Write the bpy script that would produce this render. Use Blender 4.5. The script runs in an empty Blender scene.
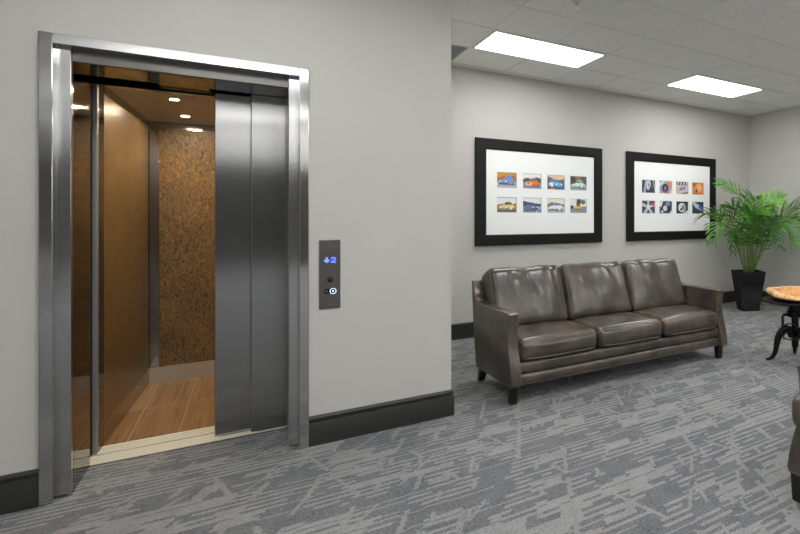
import bpy, bmesh, math, random
from mathutils import Vector, Matrix, noise
random.seed(7)
SC = bpy.context.scene
COL = SC.collection
PI = math.pi

# ------------------------------------------------------------------ materials
class NT:
    def __init__(s, name):
        s.m = bpy.data.materials.new(name); s.m.use_nodes = True
        s.t = s.m.node_tree; s.b = s.t.nodes['Principled BSDF']
    def n(s, kind, **kw):
        nd = s.t.nodes.new(kind)
        for k, v in kw.items(): setattr(nd, k, v)
        return nd
    def put(s, sock, v):
        if hasattr(v, 'is_output') or isinstance(v, bpy.types.NodeSocket): s.t.links.new(v, sock)
        else: sock.default_value = v
    def math(s, op, a, b=0.0, c=0.0):
        nd = s.n('ShaderNodeMath', operation=op)
        s.put(nd.inputs[0], a); s.put(nd.inputs[1], b); s.put(nd.inputs[2], c)
        return nd.outputs[0]
    def vec(s, x, y, z=0.0):
        nd = s.n('ShaderNodeCombineXYZ')
        for i, v in enumerate((x, y, z)): s.put(nd.inputs[i], v)
        return nd.outputs[0]
    def white(s, x, y):
        nd = s.n('ShaderNodeTexWhiteNoise', noise_dimensions='2D'); s.put(nd.inputs['Vector'], s.vec(x, y)); return nd.outputs['Value']
    def obj(s):
        return s.n('ShaderNodeTexCoord').outputs['Object']
    def noise(s, scale, detail=4, rough=.5, vec=None, dist=0):
        nd = s.n('ShaderNodeTexNoise'); nd.inputs['Scale'].default_value = scale
        nd.inputs['Detail'].default_value = detail; nd.inputs['Roughness'].default_value = rough
        nd.inputs['Distortion'].default_value = dist
        s.t.links.new(vec if vec is not None else s.obj(), nd.inputs['Vector']); return nd.outputs['Fac']
    def scaled(s, sc, rot=(0, 0, 0)):
        nd = s.n('ShaderNodeMapping'); nd.inputs['Scale'].default_value = sc; nd.inputs['Rotation'].default_value = rot
        s.t.links.new(s.obj(), nd.inputs['Vector']); return nd.outputs[0]
    def ramp(s, fac, stops, interp='LINEAR'):
        nd = s.n('ShaderNodeValToRGB'); nd.color_ramp.interpolation = interp
        el = nd.color_ramp.elements
        while len(el) < len(stops): el.new(.5)
        for e, (p, c) in zip(el, stops): e.position = p; e.color = (*c, 1)
        s.put(nd.inputs[0], fac); return nd.outputs[0]
    def mix(s, f, a, b):
        nd = s.n('ShaderNodeMix', data_type='RGBA'); s.put(nd.inputs[0], f)
        for i, v in ((6, a), (7, b)):
            s.put(nd.inputs[i], v if isinstance(v, bpy.types.NodeSocket) else (*v, 1))
        return nd.outputs[2]
    def bump(s, h, strength=.2, dist=.01):
        nd = s.n('ShaderNodeBump'); nd.inputs['Strength'].default_value = strength; nd.inputs['Distance'].default_value = dist
        s.put(nd.inputs['Height'], h); s.t.links.new(nd.outputs[0], s.b.inputs['Normal'])
    def set(s, color=None, rough=None, metal=None, **kw):
        if color is not None: s.put(s.b.inputs['Base Color'], color if isinstance(color, bpy.types.NodeSocket) else (*color, 1))
        if rough is not None: s.put(s.b.inputs['Roughness'], rough)
        if metal is not None: s.put(s.b.inputs['Metallic'], metal)
        for k, v in kw.items(): s.put(s.b.inputs[k.replace('_', ' ')], v)
        return s.m

def srgb(r, g, b):
    f = lambda c: ((c/255+.055)/1.055)**2.4 if c > 10 else c/255/12.92
    return (f(r), f(g), f(b))

def plain(name, col, rough=.5, metal=0., **kw):
    return NT(name).set(col, rough, metal, **kw)
def emit(name, col, strength):
    return NT(name).set((0, 0, 0), .5, 0., Emission_Color=(*col, 1), Emission_Strength=strength)

M = {}
def wall_mat():
    t = NT('wall_paint'); n = t.noise(3, 3)
    t.bump(t.noise(260, 2), .06, .002)
    return t.set(t.ramp(n, [(0, srgb(187, 186, 181)), (1, srgb(193, 192, 187))]), .75, Specular_IOR_Level=.25)
M['wall'] = wall_mat()

M['wall_dark'] = plain('charcoal_paint', srgb(70, 70, 70), .8)  # unseen end wall, kept dark for what the steel doors reflect
def ceil_mat():
    t = NT('acoustic_tile')
    f = t.noise(120, 4, .65)
    c = t.ramp(f, [(.30, srgb(208, 208, 205)), (.47, srgb(243, 243, 240)), (.8, srgb(247, 247, 245))])
    t.bump(f, .35, .003)
    return t.set(c, .9, Specular_IOR_Level=.1)
M['tile'] = ceil_mat()
M['tbar'] = plain('ceiling_bar', srgb(236, 236, 232), .5)

def carpet_mat():
    t = NT('patterned_carpet')
    sep = t.n('ShaderNodeSeparateXYZ'); t.t.links.new(t.obj(), sep.inputs[0]); x, y = sep.outputs[0], sep.outputs[1]
    # ragged weave: jitter the coordinate a little
    jn = t.noise(45, 4, .75); x = t.math('ADD', x, t.math('MULTIPLY', t.math('SUBTRACT', jn, .5), .06))
    p = .042
    y = t.math('ADD', y, t.math('MULTIPLY', t.math('SUBTRACT', t.noise(70, 3, .7, t.scaled((1, .6, 1))), .5), .014))
    s = t.math('DIVIDE', y, p); row = t.math('FLOOR', s); fr = t.math('FRACT', s)
    st = t.math('LESS_THAN', fr, .48)
    hair = t.math('LESS_THAN', fr, .22)
    r1, r2 = t.white(row, 3.7), t.white(row, 8.9)
    def sel(mask, a, b): # mask ? a : b
        return t.math('ADD', t.math('MULTIPLY', mask, a), t.math('MULTIPLY', t.math('SUBTRACT', 1., mask), b))
    def band(v, lo, hi): return t.math('MULTIPLY', t.math('GREATER_THAN', v, lo), t.math('LESS_THAN', v, hi))
    def cells(slant, rows, width, seed, yo=0.):
        u = t.math('SUBTRACT', x, t.math('MULTIPLY', y, slant))
        b_ = t.math('FLOOR', t.math('DIVIDE', t.math('ADD', y, yo), p*rows))
        c_ = t.math('FLOOR', t.math('ADD', t.math('DIVIDE', u, width), t.math('MULTIPLY', t.white(b_, seed), 7)))
        return t.white(c_, t.math('ADD', b_, seed*10))
    v1 = cells(.45, 4, .27, 1.3); v2 = cells(.45, 2, .17, 5.3, p); v5 = cells(.45, 1, .11, 2.2)
    r3 = cells(.45, 1, .5, 4.4)
    light = t.math('SUBTRACT', 1., t.math('MULTIPLY', hair, t.math('GREATER_THAN', r3, .45)))
    dark = t.math('MULTIPLY', hair, t.math('GREATER_THAN', r3, .62))
    def kind(v, q1, q2, base=None):
        return t.math('ADD', t.math('ADD', t.math('MULTIPLY', t.math('LESS_THAN', v, q1), dark), t.math('MULTIPLY', band(v, q1, q2), st)), t.math('MULTIPLY', t.math('GREATER_THAN', v, q2), light))
    base = kind(v1, .34, .70)
    base = sel(t.math('GREATER_THAN', v2, .52), kind(t.math('DIVIDE', t.math('SUBTRACT', v2, .52), .48), .40, .76), base)
    base = sel(t.math('MULTIPLY', st, t.math('GREATER_THAN', v5, .88)), t.math('SUBTRACT', 1., base), base)
    for (k, w, sl, rws, off, ph, on_) in ((.27, .026, -.45, 4, 11, .1, .66), (.17, .024, -.45, 2, 23, .55, .80), (.41, .022, .25, 3, 37, .3, .72), (.33, .022, -.95, 3, 51, .2, .74)):
        u = t.math('ADD', t.math('DIVIDE', t.math('ADD', x, t.math('MULTIPLY', y, sl)), k), ph)
        ln = t.math('LESS_THAN', t.math('FRACT', u), w/k)
        on = t.math('GREATER_THAN', t.white(t.math('FLOOR', u), t.math('ADD', t.math('FLOOR', t.math('DIVIDE', y, p*rws)), off)), on_)
        base = sel(t.math('MULTIPLY', ln, on), .9, base)
    fine = t.math('ADD', t.math('MULTIPLY', t.noise(85, 3, .75), .75), t.math('MULTIPLY', t.noise(9, 3, .7), .25)); mid = t.noise(1.1, 2)
    v = t.math('ADD', t.math('ADD', .28, t.math('MULTIPLY', base, .38)), t.math('MULTIPLY', t.math('SUBTRACT', fine, .5), 1.7))
    v = t.math('ADD', v, t.math('MULTIPLY', t.math('SUBTRACT', mid, .5), .25))
    c = t.ramp(v, [(0, srgb(68, 71, 78)), (1, srgb(156, 156, 155))])
    t.bump(t.math('ADD', t.math('MULTIPLY', base, .4), fine), .5, .004)
    return t.set(c, .95, Specular_IOR_Level=.08, Sheen_Weight=.1)
M['carpet'] = carpet_mat()

def steel(name, col=(.52, .52, .51), rough=.3, aniso=.7, wavy=0., streak=.06):
    t = NT(name)
    geo = t.n('ShaderNodeNewGeometry')
    cr = t.n('ShaderNodeVectorMath', operation='CROSS_PRODUCT')
    t.t.links.new(geo.outputs['True Normal'], cr.inputs[1]); cr.inputs[0].default_value = (0, 0, 1)
    nm = t.n('ShaderNodeVectorMath', operation='ADD'); t.t.links.new(cr.outputs[0], nm.inputs[0]); nm.inputs[1].default_value = (1e-3, 1e-3, 0)
    n = t.noise(1.0, 4, .6, t.scaled((900, 900, 1.2)))
    t.t.links.new(nm.outputs[0], t.b.inputs['Tangent'])
    r = t.math('ADD', rough-streak/2, t.math('MULTIPLY', n, streak))
    if wavy: t.bump(t.noise(2.2, 1), wavy, .05)
    return t.set(col, r, 1., Anisotropic=aniso)
M['steel'] = steel('brushed_steel', (.52, .52, .515), .20, .93, 0., .05)
M['jamb'] = steel('polished_jamb_steel', (.55, .55, .545), .13, .85, .12, .03)
M['door'] = steel('door_steel', (.37, .37, .37), .19, .95, 0., .04)
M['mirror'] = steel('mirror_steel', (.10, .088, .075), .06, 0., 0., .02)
M['cabsteel'] = steel('cab_steel', (.42, .40, .38), .3, .5)
M['trim'] = steel('cab_trim_steel', (.30, .28, .25), .14, .4, 0., .03)
M['skirt'] = plain('cab_skirting', srgb(176, 168, 154), .32, .45)
M['post'] = plain('post_aluminium', srgb(150, 150, 150), .35, .5)
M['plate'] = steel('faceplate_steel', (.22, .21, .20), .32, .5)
M['alu'] = plain('sill_aluminium', srgb(236, 230, 214), .4, .1)
M['black'] = plain('matt_black', srgb(14, 14, 14), .7)
M['slot'] = plain('dark_slot', srgb(40, 36, 30), .7)
M['yellow'] = plain('safety_yellow', srgb(225, 175, 20), .5)
M['base'] = plain('baseboard_black', srgb(41, 41, 40), .38)
M['lens'] = emit('light_diffuser', (1, .99, .97), 10)
M['white_metal'] = plain('white_enamel', srgb(215, 215, 210), .45)
M['vent'] = plain('vent_grey', srgb(150, 152, 154), .6)
M['dark_in'] = plain('vent_dark', srgb(128, 130, 132), .8)

def laminate(name, back):
    t = NT(name)
    v = t.scaled((1, 1, .45), (.5, .6, .3))
    a = t.noise(70, 4, .72, v, 1.2); b = t.noise(5, 3)
    f = t.math('ADD', a, t.math('MULTIPLY', t.math('SUBTRACT', b, .5), .18))
    c = t.ramp(f, [(.38, srgb(38, 48, 42)), (.46, srgb(98, 76, 42)), (.51, srgb(128, 90, 44)), (.56, srgb(84, 86, 68)), (.64, srgb(158, 112, 58))])
    return t.set(c, .30 if not back else .42, Specular_IOR_Level=.45)
M['lam'] = laminate('bronze_laminate', False)
M['lam_back'] = laminate('bronze_laminate_rear', True)
def cabfloor():
    t = NT('cab_wood_floor')
    sep = t.n('ShaderNodeSeparateXYZ'); t.t.links.new(t.obj(), sep.inputs[0]); x, y = sep.outputs[0], sep.outputs[1]
    w, L = .235, .66
    px = t.math('FLOOR', t.math('DIVIDE', x, w)); yy = t.math('DIVIDE', t.math('ADD', y, -.02), L)
    py = t.math('FLOOR', yy)
    tone = t.white(px, py)
    v = t.n('ShaderNodeVectorMath', operation='ADD'); t.t.links.new(t.scaled((44, 1.3, 1)), v.inputs[0])
    t.t.links.new(t.vec(t.math('MULTIPLY', tone, 30), t.math('MULTIPLY', tone, 17), 0.), v.inputs[1])
    g = t.noise(1., 4, .6, v.outputs[0], .6)
    f = t.math('ADD', g, t.math('MULTIPLY', t.math('SUBTRACT', tone, .5), .15))
    c = t.ramp(f, [(.30, srgb(92, 66, 42)), (.45, srgb(136, 102, 66)), (.58, srgb(154, 120, 82)), (.75, srgb(176, 144, 104))])
    jx = t.math('LESS_THAN', t.math('FRACT', t.math('DIVIDE', x, w)), .018); jy = t.math('LESS_THAN', t.math('FRACT', yy), .008)
    c = t.mix(t.math('MAXIMUM', jx, jy), c, srgb(205, 175, 130))
    return t.set(c, .35)
M['cabfloor'] = cabfloor()
M['cabceil'] = plain('cab_ceiling', srgb(206, 190, 168), .3)
M['warm_lamp'] = emit('warm_lamp', (1, .83, .58), 800)

def leather():
    t = NT('grey_brown_leather')
    a = t.noise(6, 4, .6); b = t.noise(40, 2, .5)
    f = t.math('ADD', t.math('MULTIPLY', a, .82), t.math('MULTIPLY', b, .18))
    c = t.ramp(f, [(.36, srgb(46, 41, 36)), (.5, srgb(70, 62, 54)), (.64, srgb(92, 79, 66))])
    t.bump(t.noise(22, 2), .02, .008)
    return t.set(c, .28, Specular_IOR_Level=.8)
M['leather'] = leather()
M['piping'] = plain('leather_piping', srgb(104, 97, 89), .35)
M['legwood'] = plain('dark_wood_leg', srgb(24, 18, 16), .3)
M['frame'] = plain('black_frame', srgb(9, 9, 9), .55, 0., Specular_IOR_Level=.3)
M['mat'] = plain('white_mat', srgb(238, 241, 240), .8)
M['matbevel'] = plain('mat_bevel', srgb(170, 172, 172), .8)
def iron():
    t = NT('black_cast_iron'); t.bump(t.noise(120, 3), .2, .002)
    return t.set(srgb(22, 22, 23), .38, .6)
M['iron'] = iron()
def planter():
    t = NT('black_planter'); n = t.noise(160, 3); t.bump(n, .2, .002)
    return t.set(srgb(12, 12, 13), .65, Specular_IOR_Level=.35)
M['planter'] = planter()
M['soil'] = plain('soil', srgb(46, 38, 28), .95)
def leafm(name, a, b):
    t = NT(name); n = t.noise(14, 2)
    return t.set(t.ramp(n, [(.3, a), (.7, b)]), .42, Subsurface_Weight=0., Transmission_Weight=0.)
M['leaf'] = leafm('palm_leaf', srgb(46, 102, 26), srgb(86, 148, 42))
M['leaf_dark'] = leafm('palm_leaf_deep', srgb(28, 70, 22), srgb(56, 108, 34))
M['leaf_light'] = leafm('palm_leaf_young', srgb(72, 138, 32), srgb(126, 178, 56))  # lighter yellow-green for some fronds
M['stem'] = leafm('palm_stem', srgb(74, 104, 44), srgb(116, 132, 66))
M['husk'] = plain('palm_husk', srgb(120, 96, 66), .8)
def bowlw(name, stops, sc):
    t = NT(name); f = t.noise(1, 5, .6, t.scaled(sc), 1.0)
    return t.set(t.ramp(f, stops), .4)
M['bowl_in'] = bowlw('bowl_hollow_wood', [(.3, srgb(160, 98, 44)), (.5, srgb(202, 140, 70)), (.7, srgb(220, 168, 98))], (7, 22, 7))
M['bowl_rim'] = bowlw('bowl_rim_wood', [(.3, srgb(186, 136, 82)), (.5, srgb(216, 176, 122)), (.7, srgb(228, 196, 146))], (8, 24, 8))
M['bark'] = bowlw('bowl_bark', [(.35, srgb(92, 56, 28)), (.5, srgb(150, 100, 54)), (.72, srgb(206, 158, 100))], (26, 26, 34))
M['led'] = emit('blue_led', (.05, .12, 1), 5.5)
M['led_white'] = emit('white_led', (.70, .82, 1), 1.0)
M['button'] = plain('black_button', srgb(18, 18, 20), .25)
M['screw'] = plain('screw_steel', (.6, .6, .6), .25, 1.)
PC = {}
def pc(r, g, b):
    k = (r, g, b)
    if k not in PC: PC[k] = plain('print_ink', srgb(r, g, b), .6)
    return PC[k]

# ------------------------------------------------------------------ mesh helpers
def worldloc(o):
    v = Vector((0, 0, 0))
    while o: v += o.location; o = o.parent
    return v
class MB:
    def __init__(s): s.v = []; s.f = []; s.mi = []; s.mats = []; s.m = None
    def mat(s, m):
        if m not in s.mats: s.mats.append(m)
        s.m = s.mats.index(m); return s
    def face(s, idx): s.f.append(idx); s.mi.append(s.m or 0)
    def add(s, vs, fs):
        o = len(s.v); s.v += [tuple(p) for p in vs]
        for f in fs: s.face([o+i for i in f])
    def box(s, x0, x1, y0, y1, z0, z1):
        s.add([(x, y, z) for z in (z0, z1) for y in (y0, y1) for x in (x0, x1)],
              [(0, 2, 3, 1), (4, 5, 7, 6), (0, 1, 5, 4), (2, 6, 7, 3), (0, 4, 6, 2), (1, 3, 7, 5)]); return s
    def prism(s, prof, to3, a, b):
        n = len(prof)
        s.add([to3(p, q, a) for p, q in prof]+[to3(p, q, b) for p, q in prof],
              [list(range(n))[::-1], list(range(n, 2*n))]+[(i, (i+1) % n, n+(i+1) % n, n+i) for i in range(n)]); return s
    def tube(s, pts, r, seg=8, closed=False, flat=None):
        pts = [Vector(p) for p in pts]; n = len(pts); rs = r if isinstance(r, (list, tuple)) else [r]*n
        up = None; rings = []
        for i, p in enumerate(pts):
            a = pts[(i-1) % n] if (closed or i) else p; b = pts[(i+1) % n] if (closed or i < n-1) else p
            t = (b-a).normalized()
            if up is None: up = Vector((0, 0, 1)) if abs(t.z) < .9 else Vector((1, 0, 0))
            u = t.cross(up)
            if u.length < 1e-6: u = t.orthogonal()
            u.normalize(); w = u.cross(t).normalized(); up = w
            fl = flat or 1
            rings.append([p+(u*math.cos(k*2*PI/seg)+w*fl*math.sin(k*2*PI/seg))*rs[i] for k in range(seg)])
        fs = []
        for i in range(n if closed else n-1):
            j = (i+1) % n
            for k in range(seg): fs.append((i*seg+k, i*seg+(k+1) % seg, j*seg+(k+1) % seg, j*seg+k))
        if not closed: fs += [list(range(seg))[::-1], [(n-1)*seg+k for k in range(seg)]]
        s.add([q for rg in rings for q in rg], fs); return s
    def lathe(s, prof, c, seg=32, axis='z', cap=True):
        vs = []; n = len(prof)
        for r, h in prof:
            for k in range(seg):
                a = 2*PI*k/seg; q = (r*math.cos(a), r*math.sin(a))
                vs.append((c[0]+q[0], c[1]+q[1], c[2]+h) if axis == 'z' else (c[0]+q[0], c[1]-h, c[2]+q[1]))
        fs = [(i*seg+k, i*seg+(k+1) % seg, (i+1)*seg+(k+1) % seg, (i+1)*seg+k) for i in range(n-1) for k in range(seg)]
        if cap: fs += [list(range(seg))[::-1], [(n-1)*seg+k for k in range(seg)]]
        s.add(vs, fs); return s
    def build(s, name, parent=None, mat=None, bevel=0, seg=2, smooth=False, local=False, angle=40, recalc=True, sub=0):
        me = bpy.data.meshes.new(name)
        o0 = Vector((0, 0, 0)) if (local or not parent) else worldloc(parent)
        me.from_pydata([(a-o0.x, b-o0.y, c-o0.z) for a, b, c in s.v], [], s.f)
        for m in (s.mats or [mat]): me.materials.append(m)
        for p, i in zip(me.polygons, s.mi): p.material_index = i if s.mats else 0
        if recalc:
            bm = bmesh.new(); bm.from_mesh(me); bmesh.ops.recalc_face_normals(bm, faces=bm.faces); bm.to_mesh(me); bm.free()
        o = bpy.data.objects.new(name, me); COL.objects.link(o)
        if parent: o.parent = parent
        if bevel:
            b = o.modifiers.new('bevel', 'BEVEL'); b.width = bevel; b.segments = seg; b.limit_method = 'ANGLE'; b.angle_limit = math.radians(35)
        if sub:
            b = o.modifiers.new('sub', 'SUBSURF'); b.levels = sub; b.render_levels = sub
        if smooth or bevel or sub:
            for p in me.polygons: p.use_smooth = True
            if smooth != 'all' and not sub: me.set_sharp_from_angle(angle=math.radians(angle))
        return o
def box(name, x0, x1, y0, y1, z0, z1, mat, parent=None, bevel=0, **kw):
    return MB().box(x0, x1, y0, y1, z0, z1).build(name, parent, mat, bevel, **kw)
def thing(name, label, cat, loc, group=None, rz=0):
    o = bpy.data.objects.new(name, None); COL.objects.link(o); o.location = loc; o.rotation_euler = (0, 0, rz)
    o.empty_display_size = .1
    return tag(o, label, cat, group)
def tag(o, label, cat, group=None):
    o['label'] = label; o['category'] = cat
    if group: o['group'] = group
    return o
def struct(o): o['kind'] = 'structure'; return o

# ------------------------------------------------------------------ room shell
XL, XR, YF, YB, H = -3.4, 6.56, -11.0, 5.72, 2.98
YA = 3.555          # elevator wall face
XC = 1.095          # outside corner of the elevator wall
struct(box('floor', XL, XR+.1, YF, YB+.1, -.08, 0, M['carpet']))
struct(box('ceiling', XL, XR+.1, YF, YB+.1, H+.006, H+.12, M['tile']))
struct(box('wall_back', XC, XR+.1, YB, YB+.1, 0, H+.006, M['wall']))
struct(box('wall_right', XR, XR+.1, YF, YB, 0, H+.006, M['wall']))
FILL_WINS = [(-9.6, -7.2), (-6.6, -4.2), (-3.6, -1.2)]  # daylight openings added in the unseen left wall to brighten the room
wl = MB(); WZ0, WZ1 = .45, 2.65
wl.box(XL-.1, XL, YF, YA, 0, WZ0).box(XL-.1, XL, YF, YA, WZ1, H+.006)
ed = [YF]+[e for w_ in FILL_WINS for e in w_]+[YA]
for k in range(0, len(ed), 2): wl.box(XL-.1, XL, ed[k], ed[k+1], WZ0, WZ1)
struct(wl.build('wall_left', None, M['wall']))
gm = bpy.data.materials.new('window_glass'); gm.use_nodes = True
gt = gm.node_tree; gt.nodes.clear()
go = gt.nodes.new('ShaderNodeOutputMaterial'); gx_ = gt.nodes.new('ShaderNodeMixShader'); g1 = gt.nodes.new('ShaderNodeBsdfTransparent'); g2 = gt.nodes.new('ShaderNodeBsdfGlossy'); g2.inputs['Roughness'].default_value = .02
fr_ = gt.nodes.new('ShaderNodeFresnel'); fr_.inputs[0].default_value = 1.45
gt.links.new(fr_.outputs[0], gx_.inputs[0]); gt.links.new(g1.outputs[0], gx_.inputs[1]); gt.links.new(g2.outputs[0], gx_.inputs[2]); gt.links.new(gx_.outputs[0], go.inputs[0])
for k, (a_, b_) in enumerate(FILL_WINS):
    f = MB(); t_ = .05
    f.box(XL-.08, XL-.02, a_, a_+t_, WZ0, WZ1).box(XL-.08, XL-.02, b_-t_, b_, WZ0, WZ1).box(XL-.08, XL-.02, a_+t_, b_-t_, WZ0, WZ0+t_).box(XL-.08, XL-.02, a_+t_, b_-t_, WZ1-t_, WZ1).box(XL-.08, XL-.02, (a_+b_)/2-.02, (a_+b_)/2+.02, WZ0+t_, WZ1-t_)
    wf = struct(f.build('window_%d' % (k+1), None, M['black']))  # frame of an added daylight opening
    box('pane', XL-.053, XL-.047, a_+t_+.001, (a_+b_)/2-.021, WZ0+t_+.001, WZ1-t_-.001, gm, wf)
    box('pane', XL-.053, XL-.047, (a_+b_)/2+.021, b_-t_-.001, WZ0+t_+.001, WZ1-t_-.001, gm, wf)
    pl_ = bpy.data.lights.new('window_portal', 'AREA'); pl_.shape = 'RECTANGLE'; pl_.size = b_-a_; pl_.size_y = WZ1-WZ0; pl_.cycles.is_portal = True
    po = bpy.data.objects.new('window_portal', pl_); COL.objects.link(po); po.location = (XL-.11, (a_+b_)/2, (WZ0+WZ1)/2); po.rotation_euler = (PI/2, 0, -PI/2)
struct(box('wall_front', XL, XR, YF-.1, YF, 0, H+.006, M['wall_dark']))
wa = MB()
HX0, HX1, HZ = -.745, .235, 2.15
wa.box(XL, HX0, YA, YA+.1, 0, H+.006); wa.box(HX1, XC, YA, YA+.1, 0, H+.006); wa.box(HX0, HX1, YA, YA+.1, HZ, H+.006)
struct(wa.build('wall_elevator', None, M['wall']))
struct(box('wall_return', XC-.1, XC, YA+.1, YB+.1, 0, H+.006, M['wall']))
# dark hoistway round the cab
sh = MB(); sh.box(-1.3, -1.22, YA+.1, 6.0, 0, 2.9).box(XC-.18, XC-.1, YA+.1, 6.0, 0, 2.9).box(-1.22, XC-.18, 5.92, 6.0, 0, 2.9).box(-1.22, XC-.18, YA+.1, 5.92, 2.84, 2.9)
struct(sh.build('wall_hoistway', None, M['black']))

BP = [(0, 0), (-.016, 0), (-.016, .122), (-.0135, .129), (-.013, .136), (-.006, .139), (-.006, .148), (-.011, .150), (-.013, .155), (-.012, .161), (-.006, .170), (0, .172)]
def bb(name, path):
    """profile swept along a path of wall-line corners; the room lies on the right hand of the path"""
    n = len(path); m = len(BP); vs = []
    for i, p in enumerate(path):
        p = Vector(p)
        d0 = (p-Vector(path[i-1])).normalized() if i else None
        d1 = (Vector(path[i+1])-p).normalized() if i < n-1 else None
        na = [Vector((d.y, -d.x)) for d in (d0, d1) if d is not None]
        nn = na[0] if len(na) == 1 else (na[0]+na[1])/(1+na[0].dot(na[1]))
        for a, z in BP: vs.append((p.x-nn.x*a, p.y-nn.y*a, z))
    fs = [(i*m+k, i*m+k+1, (i+1)*m+k+1, (i+1)*m+k) for i in range(n-1) for k in range(m-1)]
    fs += [list(range(m)), [(n-1)*m+k for k in range(m)][::-1]]
    mb = MB(); mb.add(vs, fs)
    return struct(mb.build(name, None, M['base'], smooth=True, angle=25))
bb('baseboard_left', [(XL, YA), (-.788, YA)])
bb('baseboard_elevator', [(.276, YA), (XC, YA), (XC, YB), (XR, YB), (XR, YF+.02)])

# ceiling grid bars
G0X, G0Y, T = 1.728, 5.028, .61
xs = [G0X+T*k for k in range(-8, 8) if XL < G0X+T*k < XR]
ys = [G0Y+T*k for k in range(-30, 2) if YF < G0Y+T*k < YB]
g = MB()
def xlim(y): return XL if y < YA else XC
for y in ys: g.box(xlim(y), XR, y-.011, y+.011, H, H+.007)
for x in xs:
    y1 = YB if x > XC else YA
    k = round((x-G0X)/T)
    gaps = sorted((G0Y-2.44*iy-T+.011, G0Y-2.44*iy-.011) for iy in range(7) if iy > 0 or x > XC) if k % 4 == 1 and k > -4 else []
    a_ = YF
    for q0, q1 in gaps: g.box(x-.011, x+.011, a_, q0, H-.0006, H+.007); a_ = q1
    g.box(x-.011, x+.011, a_, y1, H-.0006, H+.007)
g.box(XC, XR, YB-.02, YB, H, H+.007).box(XR-.02, XR, YF, YB, H, H+.007)
struct(g.build('trim_1', None, M['tbar']))

# ------------------------------------------------------------------ ceiling lights
def ceil_light(x, y, label):
    r = thing('ceiling_light', label, 'ceiling light', (x+T, y-T/2, H), 'fluorescent ceiling panels')
    x0, x1, y0, y1 = x+.012, x+2*T-.012, y-T+.012, y-.012
    b = .028
    f = MB(); z0, z1 = H-.002, H+.0055
    f.box(x0, x1, y0, y0+b, z0, z1).box(x0, x1, y1-b*.6, y1, z0, z1).box(x0, x0+b, y0+b, y1-b*.6, z0, z1).box(x1-b, x1, y0+b, y1-b*.6, z0, z1)
    f.build('light_frame', r, M['white_metal'])
    box('diffuser', x0+b, x1-b, y0+b, y1-b*.6, H+.001, H+.0055, M['lens'], r)
LBL = {(0, 0): 'bright rectangular ceiling light panel nearest the elevator wall, above the leather sofa',
       (1, 0): 'bright rectangular ceiling light panel farther right, toward the room corner above the plant'}
for ix in (-1, 0, 1):
    for iy in range(7):
        x, y = G0X+2.44*ix, G0Y-2.44*iy
        if iy == 0 and ix < 0: continue
        if y-T < YF or x < XL: continue
        ceil_light(x, y, LBL.get((ix, iy), 'rectangular ceiling light panel behind the camera, out of the photo'))

# return-air grille
vx, vy = G0X-T, G0Y
r = thing('ceiling_vent', 'dark grey square ceiling vent at the end of the elevator wall', 'vent', (vx+T/2, vy+T/2, H))
v = MB(); v.box(vx+.012, vx+T-.012, vy+.012, vy+.035, H-.002, H+.0055).box(vx+.012, vx+T-.012, vy+T-.035, vy+T-.012, H-.002, H+.0055).box(vx+.012, vx+.035, vy+.035, vy+T-.035, H-.002, H+.0055).box(vx+T-.035, vx+T-.012, vy+.035, vy+T-.035, H-.002, H+.0055)
v.build('vent_frame', r, M['vent'])
v = MB()
for k in range(30):
    yy = vy+.035+(T-.07)*(k+.5)/30; v.box(vx+.035, vx+T-.035, yy-.005, yy+.005, H, H+.0035)
v.build('grille', r, M['vent'])
box('backing', vx+.035, vx+T-.035, vy+.035, vy+T-.035, H+.004, H+.0055, M['dark_in'], r)

def sprinkler(x, y, label):
    r = thing('fire_sprinkler', label, 'sprinkler', (x, y, H), 'ceiling sprinklers')
    MB().lathe([(.036, 0.004), (.036, -.003), (.024, -.008), (.012, -.008)], (x, y, H), 20).build('escutcheon', r, M['white_metal'], smooth=True)
    MB().lathe([(.009, -.006), (.009, -.022), (.006, -.024), (.006, -.03)], (x, y, H), 12).tube([(x-.012, y, H-.022), (x-.013, y, H-.034), (x, y, H-.045)], .0025, 6).tube([(x+.012, y, H-.022), (x+.013, y, H-.034), (x, y, H-.045)], .0025, 6).build('sprinkler_body', r, M['screw'], smooth=True)
    MB().lathe([(.016, -.044), (.017, -.047), (.004, -.048)], (x, y, H), 16).build('deflector', r, M['screw'], smooth=True)
sprinkler(2.02, 3.47, 'small fire sprinkler on the ceiling tile in front of the nearest light panel')
sprinkler(4.32, 3.10, 'small fire sprinkler on the ceiling at the far right edge')

# ------------------------------------------------------------------ elevator entrance
E = thing('elevator_entrance', 'stainless steel elevator door frame with stepped jambs and metal threshold', 'elevator frame', (-.25, 3.74, 0))
FX0, FX1 = -.786, .275
jl = MB(); jl.box(FX0, FX0+.045, 3.535, 3.59, 0, 2.188).build('outer_jamb', E, M['jamb'], .0025)
MB().box(FX1-.047, FX1, 3.535, 3.59, 0, 2.188).build('outer_jamb', E, M['jamb'], .0025)
MB().box(FX0+.0455, FX1-.0475, 3.535, 3.629, 2.139, 2.188).build('outer_header', E, M['steel'], .0025)
JX0, JX1 = -.692, .180
MB().box(FX0+.02, JX0, 3.5905, 3.6295, .012, 2.1385).build('inner_jamb', E, M['steel'], .0015)
MB().box(JX1, FX1-.02, 3.5905, 3.6295, .012, 2.1385).box(JX1, FX1-.02, 3.6295, 3.942, .012, 2.0845).build('inner_jamb', E, M['steel'], .0015)
MB().box(FX0+.02, JX0+.0005, 3.63, 3.948, .002, 2.0845).build('jamb_return', E, M['mirror'])
MB().box(FX0+.02, FX1-.02, 3.63, 3.66, 2.085, 2.16).build('inner_header', E, M['plate'], .0015)  # darkened steel imitates the shaded, duller reflection under the outer header
MB().box(FX0+.02, FX1-.02, 3.6605, 3.935, 2.085, 2.16).build('soffit', E, M['mirror'])
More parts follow.
